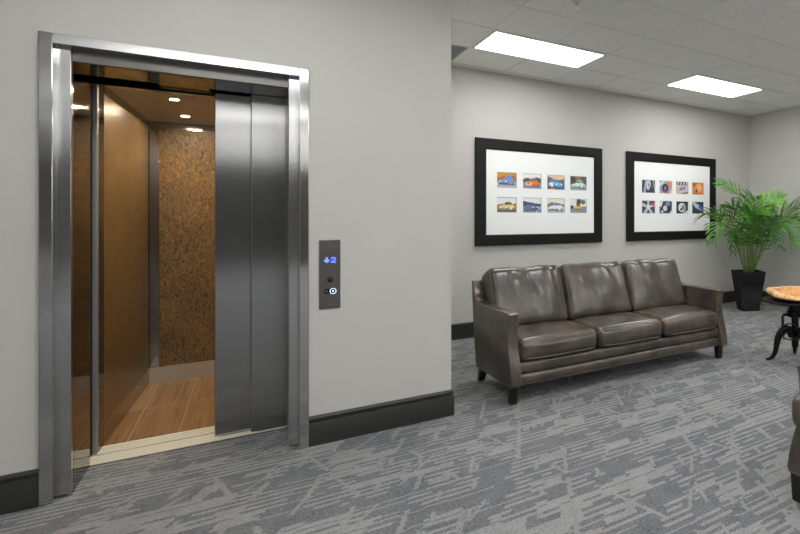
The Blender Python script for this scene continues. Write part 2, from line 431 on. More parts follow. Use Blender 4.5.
# threshold with grooves
def sill(y0, y1, n, x0, x1, name, parent):
    s = MB(); s.mat(M['alu']); w = (y1-y0)/n
    for k in range(n):
        s.box(x0, x1, y0+k*w+.0045, y0+(k+1)*w-.0045, .001, .010)
    s.mat(M['slot']).box(x0, x1, y0+.003, y1-.003, .0005, .004)
    return s.build(name, parent, None)
sill(3.945, 4.085, 4, -.775, .60, 'threshold', E)

def panel(x0, x1, y0, y1, label):
    r = thing('elevator_door_panel', label, 'elevator door', ((x0+x1)/2, (y0+y1)/2, .014), 'sliding elevator door panels')
    MB().box(x0, x1, y0, y1, .014, 2.2).build('door_leaf', r, M['door'], .004, 3)
    MB().box(x0+.03, x1-.03, y0+.008, y1-.008, .003, .0138).build('door_shoe', r, M['black'])
panel(.004, .50, 3.952, 3.984, 'brushed steel sliding elevator door panel on the right, nearest the call panel')
panel(-.172, .33, 3.996, 4.028, 'brushed steel sliding elevator door panel on the left, edge of the open gap')

# ------------------------------------------------------------------ elevator cab
C = thing('elevator_cab', 'open elevator cab with bronze laminate walls and wood plank floor', 'elevator', (-.12, 4.85, 0))
CL0, CL1 = (-.690, 4.10), (-.648, 5.60)
CXR = .50
def cl(y): return CL0[0]+(CL1[0]-CL0[0])*(y-CL0[1])/(CL1[1]-CL0[1])
sill(4.10, 4.235, 3, -.72, CXR, 'cab_threshold', C)
f = MB(); f.add([(cl(4.236)-.02, 4.236, .001), (CXR, 4.236, .001), (CXR, 5.6, .001), (cl(5.6)-.02, 5.6, .001), (cl(4.236)-.02, 4.236, .012), (CXR, 4.236, .012), (CXR, 5.6, .012), (cl(5.6)-.02, 5.6, .012)],
    [(0, 1, 2, 3), (4, 5, 6, 7), (0, 1, 5, 4), (1, 2, 6, 5), (2, 3, 7, 6), (3, 0, 4, 7)]); f.build('cab_floor', C, M['cabfloor'])
def leftslab(name, y0, y1, z0, z1, off, mat, th=.03, bevel=0):
    mb = MB(); a, b = cl(y0)+off, cl(y1)+off
    mb.add([(a-th, y0, z0), (a, y0, z0), (b, y1, z0), (b-th, y1, z0), (a-th, y0, z1), (a, y0, z1), (b, y1, z1), (b-th, y1, z1)],
           [(0, 1, 2, 3), (4, 5, 6, 7), (0, 1, 5, 4), (1, 2, 6, 5), (2, 3, 7, 6), (3, 0, 4, 7)])
    return mb.build(name, C, mat, bevel)
ZC = 2.098
leftslab('side_wall_panel', 4.25, 5.56, .133, 2.045, 0, M['lam'])
leftslab('corner_trim', 4.142, 4.2495, .01, ZC, 0, M['mirror'])
leftslab('corner_trim', 5.5605, 5.60, .133, 2.045, -.004, M['trim'], .026)
leftslab('skirting', 4.25, 5.5915, .0125, .1325, .001, M['trim'], .03)
leftslab('frieze', 4.25, 5.60, 2.0455, ZC, .002, M['trim'], .03)
box('rear_wall_panel', -.588, CXR-.05, 5.60, 5.63, .133, 2.045, M['lam_back'], C)
box('corner_trim', -.67, -.5885, 5.596, 5.63, .133, 2.045, M['trim'], C, .002)
box('skirting', -.67, CXR, 5.592, 5.63, .0125, .1325, M['skirt'], C)
box('frieze', -.67, CXR, 5.596, 5.63, 2.0455, ZC, M['trim'], C)
box('side_wall_panel', CXR, CXR+.03, 4.25, 5.595, .133, 2.045, M['lam'], C)
box('skirting', CXR-.004, CXR+.03, 4.25, 5.591, .0125, .1325, M['skirt'], C)
box('frieze', CXR-.002, CXR+.03, 4.25, 5.595, 2.0455, ZC, M['cabsteel'], C)
cc = MB(); cc.box(-.72, CXR+.03, 4.15, 5.63, ZC, ZC+.03); cc.build('cab_ceiling', C, M['cabceil'])
box('door_header', -.72, CXR, 4.092, 4.149, 2.070, 2.115, M['steel'], C, .002)
box('door_operator', -.75, .60, 4.04, 4.149, 2.135, 2.30, M['black'], C)  # black block added to keep the void over the doors dark
box('safety_strip', -.425, -.20, 4.03, 4.07, 2.098, 2.110, M['yellow'], C)
box('door_gap_liner', -.76, -.7105, 3.956, 4.14, .012, 2.069, M['black'], C)  # black filler added so the slit beside the post stays dark
dp = MB(); dp.box(-.710, -.689, 4.098, 4.14, .012, 2.069); dp.build('door_post', C, M['post'], .003)
for px in (-.397, .14):
    for py in (4.49, 5.18):
        d = MB(); d.lathe([(.022, .001), (.022, -.003), (.034, -.004), (.038, -.0005), (.038, .001)], (px, py, ZC), 24, cap=False); d = d.build('downlight', C, M['cabsteel'], smooth=True)
        MB().lathe([(.022, .0), (.022, -.0022)], (px, py, ZC), 24).build('lamp', d, M['warm_lamp'])

# ------------------------------------------------------------------ hall call panel
P = thing('elevator_call_panel', 'narrow steel elevator call panel with blue floor number and buttons', 'call panel', (.382, YA, .993))
y0 = YA-.006
box('faceplate', .327, .437, y0, YA, .790, 1.197, M['plate'], P, .0015)
def disc(c, r, d, name, mat, parent, seg=24, prof=None):
    mb = MB(); mb.lathe(prof or [(r, 0), (r, d)], c, seg, 'y'); return mb.build(name, parent, mat, smooth=True)
for z in (1.176, .815): disc((.383, y0, z), .0036, .0012, 'screw', M['screw'], P, 12)
disc((.383, y0, .962), .016, .003, 'button_collar', M['black'], P)
disc((.383, y0-.003, .962), .011, .004, 'button', M['button'], P, prof=[(.011, 0), (.011, .002), (.007, .0035), (.002, .004)])
MB().prism([(.0155*math.cos(a)+(-.012 if math.cos(a) < 0 else .006), .0155*math.sin(a)) for a in [k*2*PI/32+.001 for k in range(32)]], lambda p, q, t: (.377+p, t, .893+q), y0-.002, y0).build('button_housing', P, M['button'])
disc((.364, y0-.002, .893), .006, .0015, 'key_switch', M['plate'], P)
ring = MB(); ring.lathe([(.0175, 0), (.0175, .003), (.0138, .003), (.0138, 0)], (.398, y0-.002, .893), 28, 'y', cap=False); ring.build('lit_button_ring', P, M['led_white'], smooth=True)
disc((.398, y0-.002, .893), .0132, .002, 'call_button', M['button'], P)
disc((.398, y0-.004, .893), .005, .001, 'button_light', M['led_white'], P)
# dot-matrix readout: down arrow and 2
ARW = ["..##..", "..##..", "..##..", "######", ".####.", "..##.."]
TWO = [".###.", "#...#", "....#", "..##.", ".#...", "#####"]
dd = MB(); pit = .0052
def dots(rows, cx):
    for j, rw in enumerate(rows):
        for i, ch in enumerate(rw):
            if ch == '#': dd.lathe([(.0021, 0), (.0021, .0008)], (cx+(i-(len(rw)-1)/2)*pit, y0-.0012, 1.078+(2.5-j)*pit), 8, 'y')
dots(ARW, .366); dots(TWO, .400)
w = box('display_window', .345, .420, y0-.0012, y0, 1.056, 1.100, M['plate'], P)
dd.build('floor_readout', w, M['led'])

# ------------------------------------------------------------------ framed pictures
def ell(cx, cy, rx, ry, n=16): return [(cx+rx*math.cos(2*PI*k/n), cy+ry*math.sin(2*PI*k/n)) for k in range(n)]
def car(c, dark, glass=(70, 90, 120), cx=.66, cy=.40, s=1., flip=1, rear=None):
    """front three-quarter car as flat ink shapes; picture runs 0..1.33 by 0..1"""
    q = lambda pts: [(cx+flip*s*(a-.5), cy+s*(b-.3)) for a, b in pts]
    L = [((60, 62, 68), q([(.02, .06), (.98, .04), (1.02, .12), (.0, .14)]))]
    L.append((c, q([(.0, .14), (.02, .30), (.14, .37), (.30, .40), (.42, .58), (.60, .62), (.78, .58), (.90, .40), (.98, .36), (1.02, .24), (1.0, .12), (.85, .09), (.12, .09)])))
    L.append((glass, q([(.33, .41), (.44, .55), (.62, .58), (.64, .42)])))
    L.append((glass, q([(.67, .42), (.65, .575), (.77, .545), (.86, .41)])))
    if rear: L.append((rear, q([(.70, .12), (.72, .38), (.96, .35), (1.01, .24), (.98, .12)])))
    L.append((dark, q([(.04, .12), (.05, .18), (.52, .17), (.54, .11)])))
    for wx, wy, rx in ((.60, .11, .075), (.92, .14, .06)):
        L.append(((30, 30, 34), q(ell(wx, wy, rx, .10)))); L.append(((170, 172, 178), q(ell(wx, wy, rx*.55, .055))))
    for hx in (.09, .44): L.append(((235, 236, 240), q(ell(hx, .27, .05, .045))))
    return L
R = lambda c, a, b, d, e: (c, [(a, d), (b, d), (b, e), (a, e)])
W = 1.33
def hills(c, pts): return (c, [(0, .3)]+pts+[(W, .3)])
PH1 = [
 [R((196, 140, 60), 0, W, .45, 1), hills((168, 104, 36), [(0, .75), (.2, .66), (.5, .8), (.8, .68), (1.1, .82), (W, .7)]), R((176, 178, 188), 0, W, 0, .4)]+car((120, 150, 198), (60, 70, 90), (110, 140, 200), s=1.08, cy=.46),
 [R((232, 232, 230), 0, W, .5, 1), hills((96, 88, 92), [(0, .62), (.3, .72), (.6, .66), (1, .78), (W, .7)]), R((132, 146, 172), 0, W, 0, .42)]+car((226, 132, 34), (210, 214, 220), (70, 110, 150), s=1.0),
 [R((232, 196, 160), 0, W, .5, 1), hills((110, 100, 110), [(0, .9), (.3, .8), (.7, .68), (1, .66), (W, .76)]), R((86, 98, 122), 0, W, 0, .42), R((224, 140, 50), .2, .6, .02, .1)]+car((112, 182, 226), (80, 130, 170), (84, 120, 170), s=1.06, flip=-1, rear=(232, 238, 242)),
 [R((92, 92, 90), 0, W, .4, 1), (((140, 110, 64)), ell(.62, .86, .3, .14)), (((60, 66, 62)), ell(.2, .75, .25, .2)), R((164, 168, 176), 0, W, 0, .42)]+car((206, 224, 206), (40, 140, 92), (92, 140, 190), s=1.04),
 [R((228, 230, 234), 0, W, .5, 1), hills((176, 122, 66), [(0, .52), (.4, .58), (.9, .54), (W, .62)]), R((126, 108, 96), 0, W, 0, .36)]+car((216, 200, 140), (90, 100, 130), (60, 66, 84), s=1.06, rear=(238, 220, 150)),
 [R((226, 230, 236), 0, W, .55, 1), hills((72, 80, 98), [(0, .8), (.3, .74), (.8, .64), (W, .6)]), R((120, 138, 168), 0, W, 0, .45), ((206, 214, 226), [(.9, 0), (1.0, 0), (W, .4), (W, .46)])]+car((108, 124, 156), (50, 58, 78), (66, 80, 110), s=.98, flip=-1),
 [R((230, 224, 208), 0, W, .5, 1), hills((128, 126, 124), [(0, .6), (.35, .74), (.8, .7), (W, .58)]), R((176, 180, 188), 0, W, 0, .42)]+car((228, 230, 234), (60, 64, 74), (70, 96, 150), s=1.06),
 [R((226, 226, 224), 0, W, .4, 1), ((66, 70, 86), [(.5, .5), (.55, 1), (.9, 1), (.8, .5)]), ((110, 100, 92), ell(1.05, .78, .2, .16)), R((130, 140, 162), 0, W, 0, .46), ((70, 76, 92), [(0, .3), (0, .55), (.3, .5), (.3, .3)])]+car((240, 190, 40), (140, 96, 30), (90, 90, 90), s=.66, cx=.60, cy=.40)]
def rad(cx, cy, n, r0, r1, w):
    out = []
    for k in range(n):
        a = 2*PI*k/n+.3; d = (math.cos(a), math.sin(a)); p = (-d[1], d[0])
        out.append([(cx+d[0]*r0+p[0]*w, cy+d[1]*r0+p[1]*w), (cx+d[0]*r0-p[0]*w, cy+d[1]*r0-p[1]*w), (cx+d[0]*r1-p[0]*w*1.4, cy+d[1]*r1-p[1]*w*1.4), (cx+d[0]*r1+p[0]*w*1.4, cy+d[1]*r1+p[1]*w*1.4)])
    return out
PH2 = [
 [R((58, 60, 66), 0, W, 0, 1), ((150, 162, 186), [(.15, 0), (.35, 1), (.5, 1), (.42, 0)]), ((196, 202, 214), [(.45, .9), (.8, 1), (.95, .7), (.7, .2), (.5, .3)]), ((110, 118, 140), [(.6, .75), (.82, .7), (.72, .4)]), ((40, 42, 50), [(.0, .2), (.2, .5), (.1, .7), (0, .7)]), ((170, 176, 190), [(1.1, 1), (1.2, 1), (W, .3), (W, .0)]), ((196, 66, 40), ell(1.02, .45, .09, .08))],
 [R((150, 160, 180), 0, W, 0, 1), ((206, 212, 224), [(0, .5), (.7, 1), (.4, 1), (0, .8)]), ((40, 44, 56), ell(.62, .42, .34, .34)), ((110, 124, 150), ell(.62, .42, .16, .18)), ((236, 124, 40), ell(1.08, .68, .17, .24)), ((230, 72, 34), [(.5, 0), (.55, .18), (.9, .14), (.9, 0)]), ((214, 220, 230), [(1.1, 0), (W, .5), (W, 0)])],
 [R((206, 190, 182), 0, W, 0, 1), R((44, 44, 48), 0, W, .72, 1)]+[((206, 204, 206), [(.12+.32*k, .74), (.28+.32*k, .74), (.36+.32*k, .98), (.2+.32*k, .98)]) for k in range(4)]+[((96, 118, 172), [(.34, .28), (.4, .5), (1.02, .62), (.98, .38)]), ((150, 166, 204), [(.5, .4), (.54, .48), (.9, .54), (.88, .46)]), ((220, 120, 80), [(0, .1), (0, .6), (.14, .55), (.1, .1)]), ((58, 58, 62), [(.4, 0), (W, .2), (W, .1), (.8, 0)])],
 [R((214, 134, 56), 0, W, 0, 1), ((180, 98, 40), ell(.2, .9, .4, .25)), ((232, 166, 98), ell(.78, .55, .42, .38)), ((222, 190, 170), ell(.86, .6, .2, .22)), ((44, 62, 110), ell(.52, .3, .12, .14)), ((206, 92, 44), [(0, 0), (0, .14), (W, .06), (W, 0)])],
 [R((70, 70, 78), 0, W, 0, 1)]+[((190, 194, 204), p) for p in rad(.66, .5, 5, .1, .85, .1)]+[((220, 222, 228), ell(.66, .5, .17, .17)), ((206, 52, 36), [(1.02, .6), (1.02, .92), (1.26, .92), (1.26, .6)])],
 [R((64, 68, 78), 0, W, 0, 1), ((222, 226, 230), [(0, .6), (0, 1), (.4, 1), (.2, .5)]), ((130, 144, 176), ell(.9, .78, .24, .17)), ((214, 216, 220), ell(.62, .42, .22, .22)), ((34, 36, 44), ell(1.0, .36, .16, .2)), ((200, 206, 216), [(.1, .05), (.3, .3), (.5, .1)]), ((228, 230, 234), [(1.05, 0), (W, .3), (W, 0)])],
 [R((40, 42, 50), 0, W, 0, 1), ((214, 216, 222), ell(.66, .5, .42, .38)), ((120, 130, 168), ell(.82, .5, .2, .22)), ((46, 48, 58), ell(.56, .34, .1, .12)), ((216, 220, 232), [(.7, 0), (W, .3), (W, 0)])],
 [R((46, 56, 74), 0, W, 0, 1), ((190, 200, 214), [(0, .9), (.2, 1), (.9, .7), (1.2, .4), (1.1, .25), (.4, .5)]), ((52, 120, 206), [(.7, .5), (.86, .74), (1.08, .6), (1.2, .38), (1.1, .28)]), ((26, 30, 40), [(.9, 1), (W, .6), (W, 1)])]]
def clip(poly, a, b):
    def cut(pts, ins, it):
        out = []
        for i in range(len(pts)):
            p, q = pts[i-1], pts[i]
            if ins(q):
                if not ins(p): out.append(it(p, q))
                out.append(q)
            elif ins(p): out.append(it(p, q))
        return out
    for ax, lim, sg in ((0, 0, 1), (0, a, -1), (1, 0, 1), (1, b, -1)):
        if not poly: return poly
        poly = cut(poly, lambda p: sg*(p[ax]-lim) >= 0, lambda p, q: tuple(p[k]+(q[k]-p[k])*(lim-p[ax])/(q[ax]-p[ax]) for k in (0, 1)))
    return poly
def picture(x0, cells_x, cw, photos, label, plab):
    x1 = x0+1.668; z0, z1 = 1.012, 2.220; fw = .122
    r = thing('framed_picture', label, 'picture', ((x0+x1)/2, YB, z0), 'framed photo collages on the back wall')
    yb, yf = YB-.006, YB-.036
    fr = MB(); prof = [(0, yb), (0, yf), (.008, yf-.004), (fw-.012, yf-.004), (fw, yf+.004), (fw, yb)]
    # four mitred rails
    cs = [(x0, z0, 1, 1), (x1, z0, -1, 1), (x1, z1, -1, -1), (x0, z1, 1, -1)]
    n = len(prof)
    fr.add([(cx+sx*p, q, cz+sz*p) for cx, cz, sx, sz in cs for p, q in prof],
           [(i*n+k, i*n+(k+1) % n, ((i+1) % 4)*n+(k+1) % n, ((i+1) % 4)*n+k) for i in range(4) for k in range(n)])
    fr.build('frame', r, M['frame'], smooth=True, angle=20)
    # mat board with eight cut windows
    rows = [(1.670, 1.848), (1.386, 1.562)]
    gx = [x0+fw-.004]+[e for c in cells_x for e in (c, c+cw)]+[x1-fw+.004]
    gz = [z0+fw-.004]+[rows[1][0], rows[1][1], rows[0][0], rows[0][1]]+[z1-fw+.004]
    ym = YB-.024
    mt = MB(); mt.mat(M['mat']); mt.mat(M['matbevel']); mt.mat(M['mat'])
    for i in range(len(gx)-1):
        for j in range(len(gz)-1):
            a, b, c, d = gx[i], gx[i+1], gz[j], gz[j+1]
            if i % 2 == 1 and j % 2 == 1:
                mt.mat(M['matbevel']); e = .0035; yy = ym+.005
                o = [(a, ym, c), (b, ym, c), (b, ym, d), (a, ym, d)]; q = [(a+e, yy, c+e), (b-e, yy, c+e), (b-e, yy, d-e), (a+e, yy, d-e)]
                mt.add(o+q, [(k, (k+1) % 4, 4+(k+1) % 4, 4+k) for k in range(4)]); mt.mat(M['mat'])
            else: mt.add([(a, ym, c), (b, ym, c), (b, ym, d), (a, ym, d)], [(0, 1, 2, 3)])
    mt.build('mat_board', r, recalc=False)
    box('backing_board', x0+.02, x1-.02, YB-.017, YB-.0065, z0+.02, z1-.02, M['mat'], r)
    for k, ph in enumerate(photos):
        a = cells_x[k % 4]; z = rows[k//4]
        pm = MB(); ww, hh = cw, z[1]-z[0]
        for li, (c, poly) in enumerate(ph):
            poly = clip(poly, W, 1.)
            if len(poly) < 3: continue
            pm.mat(pc(*c))
            pts = [(a+p/W*ww, YB-.0180-li*.00012, z[0]+q*hh) for p, q in poly]
            pm.add(pts, [list(range(len(pts)))])
        o = pm.build('photo_print', r, recalc=False); o['label'] = plab[k]
picture(2.020, [2.271+.3167*k for k in range(4)], .237, PH1, 'black framed picture with eight small car photos, nearer the elevator wall',
        ['small photo of a blue car against orange leaves', 'small photo of an orange car on a road', 'small photo of a light blue car by hills', 'small photo of a pale green car', 'small photo of a cream car in a field', 'small photo of a grey blue car on a road', 'small photo of a white car', 'small photo of a little yellow car by white buildings'])
picture(4.084, [4.342+.3107*k for k in range(4)], .230, PH2, 'black framed picture with eight close-up detail photos, partly behind the palm',
        ['small dark close-up photo with a red spot', 'small photo of a headlight with orange indicator', 'small pale photo of a slotted grille', 'small orange close-up photo', 'small photo of a spoked silver wheel', 'small black and white close-up photo', 'small photo of a silver mirror on dark', 'small photo of a blue tipped silver shape'])

# ------------------------------------------------------------------ sofa and armchair
def puff(w, d, h, r, nx=40, ny=16, nz=8, crown=.0, front=.0, wr=0., seed=0):
    """soft cushion centred on x=0, front at y=0, bottom z=0"""
    bm = bmesh.new(); ids = {}
    def vert(i, j, k):
        key = (i, j, k)
        if key in ids: return ids[key]
        u, v, t = 2*i/nx-1, 2*j/ny-1, 2*k/nz-1
        # concentrate samples at the edges
        f = lambda q: math.copysign(1-(1-abs(q))**1.6, q)
        u, v, t = f(u), f(v), f(t)
        P = Vector((u*w/2, v*d/2, t*h/2))
        inn = Vector((max(-w/2+r, min(w/2-r, P.x)), max(-d/2+r, min(d/2-r, P.y)), max(-h/2+r, min(h/2-r, P.z))))
        dv = P-inn
        if dv.length > 1e-9: P = inn+dv.normalized()*min(r, max(abs(dv.x), abs(dv.y), abs(dv.z)))
        bx = (1-u*u); by = (1-v*v); bz = (1-t*t)
        P.z += crown*bx**.6*by**.6*(1 if t > 0 else .25)*t
        P.y -= front*bx**.7*bz**.6*max(0, -v)
        if wr:
            q = Vector((P.x*7, P.y*2+seed, P.z*2.2+seed))
            amp = wr*noise.noise(q)
            rg = noise.noise(Vector((P.x*5.5+P.y*2.2, P.y*1.3, seed*1.7)))
            amp -= wr*.75*max(0, 1-abs(rg)*7)*max(0, bx)**.5*max(0., min(1., v*.9+.6))
            P.y += amp*.4; P.z += amp
        ids[key] = bm.verts.new(P+Vector((0, d/2, h/2))); return ids[key]
    for (a, na, b, nb, c, nc) in ((0, nx, 1, ny, 2, nz), (0, nx, 2, nz, 1, ny), (1, ny, 2, nz, 0, nx)):
        for side in (0, nc):
            for i in range(na):
                for j in range(nb):
                    q = []
                    for (ii, jj) in ((i, j), (i+1, j), (i+1, j+1), (i, j+1)):
                        idx = [0, 0, 0]; idx[a] = ii; idx[b] = jj; idx[c] = side; q.append(vert(*idx))
                    bm.faces.new(q)
    vs = list(bm.verts); bm.verts.index_update()
    out = ([v.co.copy() for v in vs], [[v.index for v in f.verts] for f in bm.faces]); bm.free()
    return out
def cushion(name, parent, geo, mat4):
    mb = MB(); mb.add([mat4 @ v for v in geo[0]], geo[1])
    return mb.build(name, parent, M['leather'], smooth='all', local=True)
ARM = [(.030, .640), (.040, .600), (.049, .500), (.046, .43), (.028, .360), (.008, .300), (-.012, .220), (-.022, .150), (-.014, .130), (.672, .130), (.688, .175), (.716, .33), (.752, .56), (.782, .806), (.770, .815), (.752, .812), (.735, .765), (.712, .715), (.676, .672), (.61, .652), (.50, .648), (.045, .648)]
def couch(name, label, cat, loc, rz, w, n, group=None, fwd=0., lx=.045, ly=.062):
    r = thing(name, label, cat, loc, group, rz)
    aw = .082; hw = w/2
    for sx in (-1, 1):
        a, b = (-hw, -hw+aw) if sx < 0 else (hw-aw, hw)
        arm = MB().prism(ARM, lambda p, q, t: (t, p, q), a, b).build('arm', r, M['leather'], .012, 3, local=True)
        xo = -hw if sx < 0 else hw
        pts = [(xo-sx*.006, p, q) for p, q in ARM]
        MB().tube([(xo-sx*.004, p+(.006 if p < .06 else 0), q-(.004 if q > .6 else -.004 if q < .14 else 0)) for p, q in ARM], .0042, 6, closed=True).build('piping', arm, M['piping'], smooth=True, local=True)
        xi = a+aw-.004 if sx < 0 else b-aw+.004
        fr = [ARM[i] for i in (19, 20, 21, 0, 1, 2, 3, 4, 5, 6, 7)]
        MB().tube([(xi, p+(.004 if p < .06 else 0), q-(.004 if q > .6 else 0)) for p, q in fr], .0036, 6).build('piping', arm, M['piping'], smooth=True, local=True)
        xs_ = xo+sx*.0004
        MB().tube([(xs_, .052, .515), (xs_, .40, .518), (xs_, .742, .522)], .0022, 6).build('seam', arm, M['piping'], smooth=True, local=True)
    ix = hw-aw
    # back frame, leaning
    bk = [(.60, .205), (.655, .205), (.700, .33), (.735, .56), (.762, .806), (.752, .812), (.705, .806), (.665, .56)]
    MB().prism(bk, lambda p, q, t: (t, p, q), -ix+.001, ix-.001).build('back_frame', r, M['leather'], .01, 3, local=True)
    # base: two padded front rails
    def rail(z0, z1, y0):
        pr = [(y0+.10, z0)]+[(y0+.018-.020*math.cos(t), (z0+z1)/2+(z1-z0)/2*math.sin(t)) for t in [(-PI/2)+PI*k/10 for k in range(11)]]+[(y0+.10, z1)]
        return MB().prism(pr, lambda p, q, t: (t, p, q), -ix+.001, ix-.001).build('front_rail', r, M['leather'], smooth=True, local=True, angle=60)
    rail(.131, .206, .018); rail(.208, .292, .024)
    box('deck', -ix+.001, ix-.001, .13, .599, .15, .29, M['leather'], r, local=True)
    MB().tube([(-ix, .03, .133), (ix, .03, .133)], .004, 6).build('piping', r, M['piping'], smooth=True, local=True)
    cw = (2*ix-.004)/n
    for k in range(n):
        cx = -ix+.002+cw*(k+.5)
        sc = cushion('seat_cushion', r, puff(cw-.006, .56, .155, .045, crown=.022, front=.022, wr=.006, seed=k*3.1), Matrix.Translation((cx, .012-fwd, .296)))
        z = .322; y = .016
        MB().tube([(cx-cw/2+.05+(cw-.1)*t, .003-fwd-.021*(1-(2*t-1)**2)**.7, .318) for t in [i/16 for i in range(17)]], .0038, 6).build('piping', sc, M['piping'], smooth=True, local=True)
        MB().tube([(cx-cw/2+.05+(cw-.1)*t, .003-fwd-.021*(1-(2*t-1)**2)**.7+.006, .440+.008*(1-(2*t-1)**2)) for t in [i/16 for i in range(17)]], .0032, 6).build('seam', sc, M['piping'], smooth=True, local=True)
    bw = (2*ix+.03)/n
    for k in range(n):
        cx = -ix-.015+bw*(k+.5)
        geo = puff(bw-.008, .515, .20, .065, 44, 20, 8, crown=.034, front=0.0, wr=.016, seed=k*7.7+1)
        # cushion lies flat (depth=height of the back); stand it up and lean it
        m4 = Matrix.Translation((cx, .446, .452)) @ Matrix.Rotation(math.radians(-21), 4, 'X') @ Matrix.Rotation(math.radians(90), 4, 'X') @ Matrix.Translation((0, 0, -.20))
        bc = cushion('back_cushion', r, geo, m4)
        for sd in (-1, 1):
            pts = []
            for i in range(15):
                t = .05+.9*i/14
                p = Vector((sd*((bw-.008)/2-.022), .515*t, .190-.012*(2*t-1)**4)); pts.append(m4 @ p)
            MB().tube(pts, .0042, 6).build('piping', bc, M['piping'], smooth=True, local=True)
    for sx in (-1, 1):
        for (y, dy) in ((ly, -.004), (.655, .085)):
            lg = MB(); X = sx*(hw-lx-(0 if dy < 0 else .015)); a, b = .031, .023
            lg.add([(X+u*b, y+dy+v*b, 0.) for u, v in ((-1, -1), (1, -1), (1, 1), (-1, 1))]+[(X+u*a, y+v*a, .1295 if dy < 0 else .1295) for u, v in ((-1, -1), (1, -1), (1, 1), (-1, 1))],
                   [(0, 1, 2, 3), (4, 5, 6, 7), (0, 1, 5, 4), (1, 2, 6, 5), (2, 3, 7, 6), (3, 0, 4, 7)])
            lg.build('leg', r, M['legwood'], .002, local=True)
    return r
couch('sofa', 'grey brown leather three seat sofa with dark tapered legs below the pictures', 'sofa', (2.55, 3.45, 0), 0, 2.16, 3)
couch('armchair', 'grey brown leather armchair cut off by the right edge of the photo', 'armchair', (2.055+.475, 1.545, 0), PI, .95, 1, fwd=.09, lx=.034, ly=.028)

# ------------------------------------------------------------------ crank table
TX, TY = 4.085, 3.02
K = thing('side_table', 'round black cast iron crank table with curved legs beside the sofa', 'table', (TX, TY, 0))
MB().lathe([(.0, .546), (.265, .546), (.290, .550), (.297, .556), (.297, .565), (.291, .569), (.283, .566), (.0, .564)], (TX, TY, 0), 56, cap=False).build('tabletop', K, M['iron'], smooth=True)
MB().lathe([(.10, .5455), (.10, .536), (.06, .528), (.060, .470), (.074, .465), (.074, .415), (.050, .405), (.034, .40), (.033, .14), (.027, .13), (.0, .13)], (TX, TY, 0), 28).build('column', K, M['iron'], smooth=True)
for ang in (141, 37, 262):
    a = math.radians(ang); d = Vector((math.cos(a), math.sin(a), 0)); o = Vector((TX, TY, 0))
    pr = [(.030, .225, .030), (.065, .295, .034), (.110, .285, .037), (.150, .225, .034), (.168, .150, .028), (.180, .085, .023), (.205, .038, .019), (.240, .016, .013), (.268, .019, .009)]
    # smooth the path
    path = []; rad_ = []
    for i in range(len(pr)-1):
        for t in (0, .33, .66):
            p0, p1, p2, p3 = pr[max(i-1, 0)], pr[i], pr[i+1], pr[min(i+2, len(pr)-1)]
            q = [.5*((2*p1[c])+(-p0[c]+p2[c])*t+(2*p0[c]-5*p1[c]+4*p2[c]-p3[c])*t*t+(-p0[c]+3*p1[c]-3*p2[c]+p3[c])*t**3) for c in range(3)]
            path.append(o+d*q[0]+Vector((0, 0, q[1]))); rad_.append(q[2])
    path.append(o+d*pr[-1][0]+Vector((0, 0, pr[-1][1]))); rad_.append(pr[-1][2])
    for i in range(len(path)):
        if path[i].z-rad_[i] < .001: path[i].z = rad_[i]+.001
    lg = MB().tube(path, rad_, 12).build('leg', K, M['iron'], smooth='all')
    br = [(.066, .428), (.100, .428), (.114, .412), (.112, .36), (.116, .29)]
    MB().tube([o+d*p+Vector((0, 0, z)) for p, z in br], .0125, 8).build('bracket', lg, M['iron'], smooth='all')
# hand wheel on the camera-facing side of the column
wd = Vector((-.84, -.54, 0)); wu = Vector((.54, -.84, 0)); wc = Vector((TX, TY, .285))+wd*.085-wu*.038
wh = MB().tube([wc+wu*.074*math.cos(2*PI*k/32)+Vector((0, 0, .074*math.sin(2*PI*k/32))) for k in range(32)], .0065, 8, closed=True)
for k in range(4):
    q = 2*PI*k/4+.6; wh.tube([wc, wc+wu*.074*math.cos(q)+Vector((0, 0, .074*math.sin(q)))], .0042, 6)
wh.tube([wc-wd*.055, wc+wd*.012], .012, 12)
wh = wh.build('hand_wheel', K, M['iron'], smooth='all')
kp = wc+wu*.074*math.cos(4.0)+Vector((0, 0, .074*math.sin(4.0)))
MB().tube([kp, kp+wd*.02, kp+wd*.055, kp+wd*.06], [.006, .010, .010, .004], 10).build('crank_handle', wh, M['iron'], smooth='all')

# live-edge wooden bowl lying on the table
bx_, by_, bz_ = TX+.018, TY-.008, .5675
bu, bv = Vector((.84, -.54, 0)), Vector((.54, .84, 0))
bw_ = MB(); SEG = 72; rings = []
def bowlr(k):
    a = 2*PI*k/SEG
    return 1+.05*math.sin(3*a+.6)+.03*math.sin(5*a+2)+.018*math.sin(11*a)+.010*math.sin(17*a+1)
def rimz(k):
    a = 2*PI*k/SEG
    return .010*math.cos(2*a)+.022*math.sin(a)+.004*math.sin(5*a)
prof = [(.30, 0, 0, 'bark'), (.62, .003, 0, 'bark'), (.82, .014, .1, 'bark'), (.93, .030, .4, 'bark'), (.985, .046, .8, 'bark'), (1.0, .058, 1, 'bowl_rim'), (.97, .072, 1, 'bowl_rim'), (.91, .083, 1, 'bowl_rim'), (.84, .087, 1.1, 'bowl_rim'), (.79, .082, 1.1, 'bowl_rim'), (.73, .060, .8, 'bowl_in'), (.60, .034, .3, 'bowl_in'), (.36, .022, 0, 'bowl_in'), (.12, .018, 0, 'bowl_in')]
vs = []
